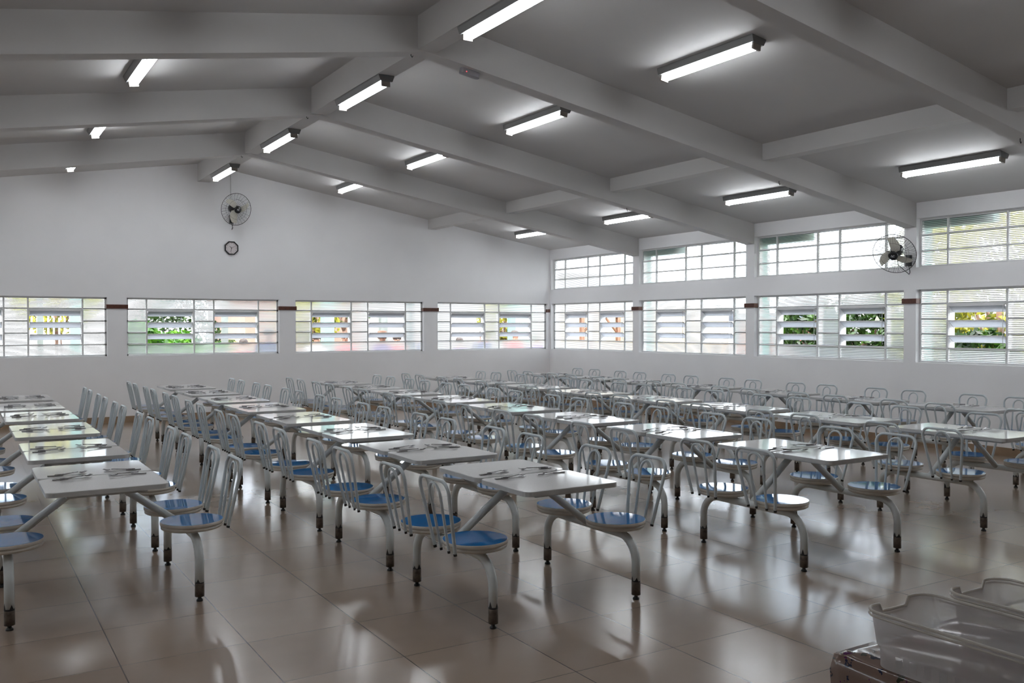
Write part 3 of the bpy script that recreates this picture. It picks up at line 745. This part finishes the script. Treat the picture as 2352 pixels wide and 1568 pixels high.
def crate(x, y, z, label):
    W, D, hgt = .275, .475, .150
    r = empty('plastic_crate', (x, y, z)); tag(r, label, 'crate', 'clear plastic crates on the serving table')
    m = MB(); N = 8
    # straight walls are divided so that the notch and the wall windows have edges of their own
    def outline(s, rr):
        pts = []; w, d = W * s, D * s
        def seg(a, b_, n): return [(a[0] + (b_[0] - a[0]) * i / n, a[1] + (b_[1] - a[1]) * i / n) for i in range(n)]
        cs = [((w / 2 - rr, d / 2 - rr), 0), ((-w / 2 + rr, d / 2 - rr), 90), ((-w / 2 + rr, -d / 2 + rr), 180), ((w / 2 - rr, -d / 2 + rr), 270)]
        for q, ((cx_, cy_), a0) in enumerate(cs):
            ar_ = [(cx_ + rr * math.cos(math.radians(a0 + 90 * i / N)), cy_ + rr * math.sin(math.radians(a0 + 90 * i / N))) for i in range(N + 1)]
            pts += ar_[:-1]
            nx_ = cs[(q + 1) % 4]; st_ = (nx_[0][0] + rr * math.cos(math.radians(nx_[1])), nx_[0][1] + rr * math.sin(math.radians(nx_[1])))
            pts += seg(ar_[-1], st_, 16)
        return pts
    lv = [(.90, .003), (.90, .014), (.905, .046), (.905, .056), (.935, .060), (.96, .105), (.985, hgt)]
    RG = [outline(s, .05) for s, z in lv]; k = len(RG[0])
    def zf(p, z, li):
        if li == 6 and abs(p[1]) > D * .4 and abs(p[0]) < .062: return z - .022
        return z
    vs = [(p[0], p[1], zf(p, lv[li][1], li)) for li in range(7) for p in RG[li]]; fs = []
    for li in range(6):
        for j in range(k):
            a = RG[li][j]
            if li == 1 and (j % 24) % 2 == 1 and 8 <= (j % 24) < 24: continue      # little openings near the base
            fs.append((li * k + j, li * k + (j + 1) % k, (li + 1) * k + (j + 1) % k, (li + 1) * k + j))
    m.add(vs, fs, 0, True); m.add([(p[0], p[1], .003) for p in RG[0]], [tuple(range(k))], 0)
    build('crate_body', m, M['crate'], r)
    # rim in two pieces, open at the notches
    rg = outline(1.0, .052); rp_ = [(p[0], p[1], hgt - (.022 if (abs(p[1]) > D * .4 and abs(p[0]) < .062) else 0)) for p in rg]
    rim = MB().tube([Vector(p) for p in rp_], .0042, 6, closed=True)
    rp2 = [(p[0] * 1.012, p[1] * 1.008, p[2] - .011) for p in rp_]; rim.tube([Vector(p) for p in rp2], .0028, 5, closed=True)
    build('rim', rim, M['crate_rim'], r)
    ins = MB()
    for i in range(26):
        a = random.uniform(0, PI); px, py = random.uniform(-.055, .055), random.uniform(-.15, .13)
        ins.tube([(px - .06 * math.cos(a) * .6, py - .06 * math.sin(a), .012 + .0012 * i), (px + .06 * math.cos(a) * .6, py + .06 * math.sin(a), .014 + .0012 * i)], .004, 5)
    return r
crate(2.205, 1.325, TZ + .005, 'clear plastic crate with handle notch nearer the cloth corner')
crate(2.540, 1.305, TZ + .005, 'clear plastic crate behind, at the right edge of the photo')

# ------------------------------------------------------------------ outside the windows
gz = -.15
tag(build('courtyard_paving', MB().box(-40, 70, -40, YF - .2, gz - .2, gz).box(-40, 70, YA + .2, 70, gz - .2, gz).box(XB + .2, 70, YF - .2, YA + .2, gz - .2, gz).box(-40, XL - .2, YF - .2, YA + .2, gz - .2, gz), M['conc']), 'pale concrete paving around the hall', 'ground', None, 'structure')
for i, yc in enumerate(PY):
    struct('outer_pillar', MB().box(XB + WT, XB + .36, yc - PW / 2, yc + PW / 2, gz, ceil_z(XB + .3)), M['mint'], 'mint green outer pillar outside the right windows, %s the camera' % (rank[i]), 'pillar')
for i, yc in enumerate(PY[1:]):
    struct('eave_bracket', MB().box(XB + WT + .02, XB + .34, yc - PW / 2 - .95, yc - PW / 2, zz(3.07), zz(3.20)), M['mint'], 'mint green eave bracket outside the upper right windows, %s the camera' % (rank[i]), 'bracket')
def post(x, y, w_, m, lb, h=3.0):
    tag(build('walkway_post', MB().box(x - w_ / 2, x + w_ / 2, y - w_ / 2, y + w_ / 2, gz, h), M[m]), lb, 'post')
def ux(u, y):      # direction of a photographed feature, placed at its own real distance
    return y * math.tan(YAW + math.atan((u - 1176) / 2074.28))
post(ux(173, 19.6), 19.6, .20, 'mint', 'mint green walkway post behind the leftmost far window')
post(ux(92, 18.6), 18.6, .10, 'dkpost', 'dark post behind the leftmost far window')
post(ux(516, 19.6), 19.6, .12, 'dkpost', 'grey post behind the palm window')
post(ux(752, 19.6), 19.6, .24, 'mint', 'mint green walkway post behind the far window right of the fan')
post(ux(880, 19.6), 19.6, .16, 'dkpost', 'grey post behind the far window right of the fan')
post(ux(1190, 19.6), 19.6, .40, 'mint', 'wide mint green post behind the corner window')
post(ux(1012, 19.4), 19.4, .12, 'dkpost', 'grey post behind the left edge of the corner window')
tag(build('walkway_roof', MB().box(-8, 16, 19.3, 22.2, 3.0, 3.15), M['render']), 'white roof slab of the covered walkway beyond the far wall', 'roof', None, 'structure')
# railing behind the leftmost window
r = empty('railing', (-2.0, 20.6, gz)); tag(r, 'white vertical bar railing beyond the leftmost far window', 'railing')
rl = MB().box(0, 4.2, -.02, .02, 1.75, 1.80).box(0, 4.2, -.02, .02, .15, .2)
for i in range(42): rl.box(i * .1, i * .1 + .035, -.012, .012, .2, 1.95)
build('bars', rl, M['white'], r)
def block(name, x0, x1, y0, y1, z1, m, lb, cat='building', roof=None, wins=()):
    r = empty(name, ((x0 + x1) / 2, (y0 + y1) / 2, gz)); tag(r, lb, cat)
    cx_, cy_ = (x0 + x1) / 2, (y0 + y1) / 2
    build('walls', MB().box(x0 - cx_, x1 - cx_, y0 - cy_, y1 - cy_, 0, z1 - gz), M[m], r)
    if roof: build('roof', MB().box(x0 - cx_ - .4, x1 - cx_ + .4, y0 - cy_ - .4, y1 - cy_ + .4, z1 - gz, z1 - gz + .2), M[roof], r)
    for (a, b_, c_, d_, mm) in wins: build('window', MB().box(a - cx_, b_ - cx_, c_ - cy_, d_ - cy_, 1.2, 2.4), M[mm], r)
    return r
block('neighbour_building', -6, 6.0, 30, 36, 3.4, 'render', 'low white building far beyond the palms', roof='conc')
block('neighbour_building', 7.2, 10.8, 26.5, 31, 2.5, 'peach', 'low peach coloured building beyond the far wall', roof='brick')
block('neighbour_building', 12.5, 24, 27, 33, 3.2, 'render', 'low white building beyond the far corner', roof='conc')
block('garden_wall', 17.4, 17.6, 17.5, 26.2, 2.2, 'yellow', 'pale yellow garden wall beyond the right windows', 'wall')
block('brick_building', 18.3, 21.3, 14.9, 17.9, 1.75, 'brick', 'low red brick building beyond the second right window', roof='slate')
block('garden_wall', 17.4, 17.6, -4, 14.2, 1.9, 'render', 'white garden wall beyond the right windows', 'wall')
# timber pergola behind the first right window
r = empty('pergola', (14.6, 19.8, gz)); tag(r, 'dark timber pergola beyond the right corner window', 'pergola')
for (x, y) in ((-.6, -.6), (.6, -.6), (-.6, .6), (.6, .6)): build('post', MB().box(x - .05, x + .05, y - .05, y + .05, 0, 2.1), M['timber'], r)
pg = MB().box(-.8, .8, -.65, -.55, 2.0, 2.12).box(-.8, .8, .55, .65, 2.0, 2.12)
for i in range(6): pg.box(-.75 + i * .28, -.70 + i * .28, -.8, .8, 2.12, 2.2)
build('roof_beams', pg, M['timber'], r)
build('brace', MB().tube([(-.6, -.6, 1.55), (-.15, -.6, 2.02)], .03, 6).tube([(.6, -.6, 1.55), (.15, -.6, 2.02)], .03, 6), M['timber'], r)

def tree(name, x, y, z0, z1, rad, m, lb, n=2600, ls=.10, trunk=True, cat='tree', seed=1):
    rnd = np.random.RandomState(seed)
    r = empty(name, (x, y, gz)); tag(r, lb, cat)
    if trunk:
        t = MB().tube([(0, 0, 0), (.05, .03, (z0 - gz) * .6), (0, 0, (z0 + z1) / 2 - gz)], [.12, .09, .05], 8)
        for a in range(4):
            t.tube([(0, 0, z0 - gz - .1), (rad * .5 * math.cos(a * 1.6), rad * .5 * math.sin(a * 1.6), (z0 + z1) / 2 - gz + .1)], [.05, .02], 6)
        build('trunk', t, M['bark'], r)
    cz, hz = (z0 + z1) / 2 - gz, (z1 - z0) / 2
    d = rnd.normal(size=(n, 3)); d /= np.linalg.norm(d, axis=1)[:, None]
    rr = rnd.uniform(.55, 1.0, n) ** .6; lump = 1 + .18 * np.sin(d[:, 0] * 7 + seed) * np.sin(d[:, 1] * 6) * np.cos(d[:, 2] * 5)
    c_ = d * (rr * lump)[:, None] * np.array([rad, rad, hz]) + np.array([0, 0, cz])
    A = rnd.normal(size=(n, 3)); A /= np.linalg.norm(A, axis=1)[:, None]; B = np.cross(A, rnd.normal(size=(n, 3))); B /= np.linalg.norm(B, axis=1)[:, None]
    s = ls * rnd.uniform(.6, 1.3, n)[:, None]
    V = np.stack([c_ - A * s, c_ + B * s * .42, c_ + A * s, c_ - B * s * .42], 1).reshape(-1, 3)
    me = bpy.data.meshes.new('foliage'); me.from_pydata(V.tolist(), [], [(4 * i, 4 * i + 1, 4 * i + 2, 4 * i + 3) for i in range(n)]); me.materials.append(M[m]); me.update()
    link('foliage', me, r)
    return r
def palm(x, y, h, lb, m='leaf_green', seed=1):
    rnd = random.Random(seed); r = empty('palm', (x, y, gz)); tag(r, lb, 'palm')
    build('trunk', MB().tube([(0, 0, 0), (.05, 0, h * .4)], [.10, .07], 8), M['bark'], r)
    fr = MB()
    for k in range(22):
        a = rnd.uniform(0, 2 * PI); L_ = rnd.uniform(.8, 1.3); up = rnd.uniform(.25, 1.1); pts = []
        for i in range(9):
            t = i / 8; pts.append(Vector((math.cos(a) * L_ * t, math.sin(a) * L_ * t, h * .4 + up * L_ * t * (1 - .55 * t) * 1.3)))
        fr.tube(pts, .008, 4)
        side = Vector((-math.sin(a), math.cos(a), 0))
        for i in range(1, 25):
            t = i / 25; q = pts[int(t * 8)].lerp(pts[min(8, int(t * 8) + 1)], t * 8 - int(t * 8)); w_ = .26 * math.sin(PI * (.15 + .8 * t))
            for s in (-1, 1):
                e = q + side * s * w_ + Vector((math.cos(a) * .10, math.sin(a) * .10, -.05)); fwd_ = Vector((math.cos(a), math.sin(a), 0)) * .016
                fr.add([q - fwd_, q + fwd_, e], [(0, 1, 2)])
    build('fronds', fr, M[m], r); return r
palm(ux(385, 17.8), 17.75, 2.0, 'bright green palm left behind the palm window', seed=2)
palm(ux(425, 19.9), 20.6, 2.0, 'bright green palm right behind the palm window', seed=4)
tree('shrub', ux(405, 22.8), 22.8, .1, 2.5, 1.1, 'leaf_dark', 'dark green shrub behind the palms', 1800, .09, False, 'shrub', 3)
tree('shrub', ux(312, 17.9), 17.6, -.1, 1.75, .55, 'leaf_green', 'green shrub beyond the left edge of the palm window', 2600, .08, False, 'shrub', 5)
tree('shrub', ux(410, 19.0), 19.1, -.1, 1.55, .62, 'leaf_green', 'green shrub low between the two palms', 2600, .08, False, 'shrub', 25)
post(ux(943, 17.4), 17.4, .14, 'dkpost', 'dark grey post right behind the window right of the fan', 2.6)
tree('tree', ux(722, 23), 23.3, 1.0, 2.6, .8, 'leaf_yellow', 'yellow green tree behind the far window right of the fan', 1600, .09, seed=6)
tree('tree', ux(130, 24), 24, 1.4, 3.2, 1.0, 'leaf_yellow', 'yellow green tree beyond the white railing', 1800, .09, seed=7)
tree('tree', ux(1160, 23), 23, 1.1, 2.7, .8, 'leaf_yellow', 'yellow green tree behind the corner window', 1800, .09, seed=8)
tree('tree', ux(790, 25), 25, 1.6, 3.0, .8, 'leaf_dark', 'thin dark tree behind the far window right of the fan', 400, .08, seed=9)
def bx(u, x):  # same for features beyond the right wall
    return x / math.tan(YAW + math.atan((u - 1176) / 2074.28))
tree('tree', 14.0, bx(1850, 14.0), .7, 2.35, .62, 'leaf_dark', 'dark green tree left beyond the window beside the fan', 2600, .085, seed=11)
tree('tree', 14.2, bx(1985, 14.2), .6, 2.3, .68, 'leaf_dark', 'dark green tree right beyond the window beside the fan', 3000, .085, seed=12)
tree('tree', 14.2, bx(2150, 14.4), .5, 3.6, .72, 'leaf_yellow', 'yellow green tree left beyond the rightmost window', 3400, .09, seed=13)
tree('tree', 13.8, bx(2330, 14.2), .5, 3.7, .95, 'leaf_yellow', 'yellow green tree right beyond the rightmost window', 3600, .09, seed=14)
tree('shrub', 12.9, bx(2262, 12.9), -.1, 1.6, .6, 'leaf_dark', 'dark green shrub beyond the rightmost window', 2600, .08, False, 'shrub', 15)

# people beyond the far wall, seen through the louvres
SK = {'brown': mat('brown_skin', (0.26, 0.13, 0.08), .6), 'tan': mat('tan_skin', (0.42, 0.24, 0.16), .6)}
HAIR = mat('dark_hair', (0.03, 0.018, 0.012), .6); 
def person(x, y, h, face, shirt, skin, lb, hat=False, arm=0.0):
    s = h / 1.70
    r = empty('person', (x, y, gz), face); tag(r, lb, 'person', 'people standing beyond the far wall')
    vs = [(0, 0, .93), (0, 0, 1.12), (0, 0, 1.33), (0, 0, 1.44), (0, -.01, 1.52), (0, -.015, 1.60), (0, 0, 1.665)]
    rad = [.135, .125, .14, .075, .052, .088, .07]
    eds = [(i, i + 1) for i in range(6)]
    for sx in (-1, 1):
        o = len(vs); vs += [(sx * .17, 0, 1.39), (sx * .215, .01, 1.12), (sx * .20, -.10 - .12 * arm, .93 + .2 * arm), (sx * .19, -.14 - .2 * arm, .86 + .25 * arm)]
        rad += [.06, .045, .036, .03]; eds += [(3, o), (o, o + 1), (o + 1, o + 2), (o + 2, o + 3)]
        for fi in range(4):
            p = len(vs); vs.append((sx * (.17 + .014 * fi), -.165 - .2 * arm, .80 + .004 * fi + .25 * arm)); rad.append(.009); eds.append((o + 3, p))
        p = len(vs); vs.append((sx * .155, -.16 - .2 * arm, .85 + .25 * arm)); rad.append(.010); eds.append((o + 3, p))
        o = len(vs); vs += [(sx * .10, 0, .86), (sx * .105, -.01, .48), (sx * .11, .01, .09), (sx * .12, -.12, .035)]
        rad += [.095, .062, .042, .032]; eds += [(0, o), (o, o + 1), (o + 1, o + 2), (o + 2, o + 3)]
    me = bpy.data.meshes.new('body'); me.from_pydata([(a * s, b_ * s, c_ * s) for a, b_, c_ in vs], eds, [])
    b = link('body', me, r); me.materials.append(SK[skin])
    md = b.modifiers.new('skin', 'SKIN'); md.use_smooth_shade = True
    for i, q in enumerate(me.skin_vertices[0].data): q.radius = (rad[i] * s, rad[i] * s * (.8 if i < 4 else 1)); q.use_root = (i == 0)
    sb = b.modifiers.new('sub', 'SUBSURF'); sb.levels = 1; sb.render_levels = 2
    ft = MB()
    for sx in (-1, 1): ft.lathe([(0, -.006), (.010, -.003), (.011, .003), (0, .008)], (sx * .034 * s, -.098 * s, 1.60 * s), 8, mat3=Matrix.Rotation(PI / 2, 3, 'X'))
    build('eyes', ft, M['black'], r)
    build('nose', MB().tube([(0, -.095 * s, 1.60 * s), (0, -.118 * s, 1.565 * s), (0, -.098 * s, 1.558 * s)], [.006, .012, .008], 6), SK[skin], r)
    build('mouth', MB().tube([(-.022 * s, -.094 * s, 1.535 * s), (0, -.101 * s, 1.533 * s), (.022 * s, -.094 * s, 1.535 * s)], .004, 5), M['brown'], r)
    er = MB()
    for sx in (-1, 1): er.lathe([(.004, -.01), (.018, 0), (.004, .01)], (sx * .092 * s, 0, 1.59 * s), 8, mat3=Matrix.Rotation(PI / 2, 3, 'Y'))
    build('ears', er, SK[skin], r)
    hp = MB(); N = 14; pr = [(.101, -.02), (.105, .02), (.098, .06), (.07, .095), (.0, .11)]
    hp.lathe([(a * s, b_ * s) for a, b_ in pr], (0, .012 * s, 1.61 * s), N); build('hair', hp, HAIR, r)
    sh = MB(); prof = [(.155, .90), (.150, 1.05), (.160, 1.22), (.165, 1.36), (.11, 1.44), (.06, 1.47)]
    sh.lathe([(a * s, b_ * s) for a, b_ in prof], n=18)
    for sx in (-1, 1): sh.tube([(sx * .12 * s, 0, 1.40 * s), (sx * .18 * s, 0, 1.36 * s), (sx * .215 * s, .01 * s, 1.16 * s)], [.07 * s, .072 * s, .062 * s], 10)
    build('shirt', sh, shirt, r)
    tr = MB()
    tr.tube([(0, 0, .95 * s), (0, 0, .84 * s)], .15 * s, 14)
    for sx in (-1, 1): tr.tube([(sx * .085 * s, 0, .90 * s), (sx * .105 * s, -.01 * s, .5 * s), (sx * .11 * s, .01 * s, .08 * s)], [.10 * s, .08 * s, .06 * s], 10)
    build('trousers', tr, M['slate'], r)
    if hat: build('hat', MB().lathe([(.19 * s, 1.655 * s), (.19 * s, 1.662 * s), (.11 * s, 1.67 * s), (.10 * s, 1.75 * s), (0, 1.77 * s)], n=20), M['timber'], r)
    return r
cR, cW, cP, cN = mat('red_cotton', (0.5, 0.05, 0.05), .8), mat('white_cotton', (0.75, 0.75, 0.75), .8), mat('purple_cotton', (0.13, 0.07, 0.25), .8), mat('navy_cotton', (0.03, 0.04, 0.12), .8)
person(ux(727, 18.2), 18.2, 1.60, .3, cW, 'tan', 'person in white shirt behind the left louvres of the window right of the fan')
person(ux(795, 18.2), 18.2, 1.62, -.4, cR, 'brown', 'person in red shirt between the louvres of the window right of the fan', arm=.6)
person(ux(878, 17.7), 17.7, 1.62, .1, cP, 'brown', 'person in brown hat behind the window right of the fan', hat=True)
person(ux(912, 18.4), 18.4, 1.58, -.2, cR, 'tan', 'person in red shirt right of the one in a hat')
person(ux(975, 18.2), 18.2, 1.66, .5, cN, 'brown', 'person in navy shirt behind the right edge of the window right of the fan')
person(ux(1056, 18.3), 18.3, 1.50, .2, cP, 'brown', 'person in purple shirt behind the left louvres of the corner window')
person(ux(1108, 18.3), 18.3, 1.64, -.3, cN, 'brown', 'person in navy shirt behind the left louvre edge of the corner window')
person(ux(1183, 17.9), 17.9, 1.66, .2, cR, 'brown', 'person in red shirt behind the right louvres of the corner window', arm=.8)
person(ux(1232, 18.2), 18.2, 1.55, -.5, cP, 'tan', 'person in purple shirt at the right edge of the corner window')
person(ux(560, 18.6), 18.6, 1.50, .4, cR, 'tan', 'person in red shirt behind the right louvres of the palm window')
person(ux(617, 17.15), 17.15, 1.72, -.2, cN, 'brown', 'person in navy shirt behind the right edge of the palm window')
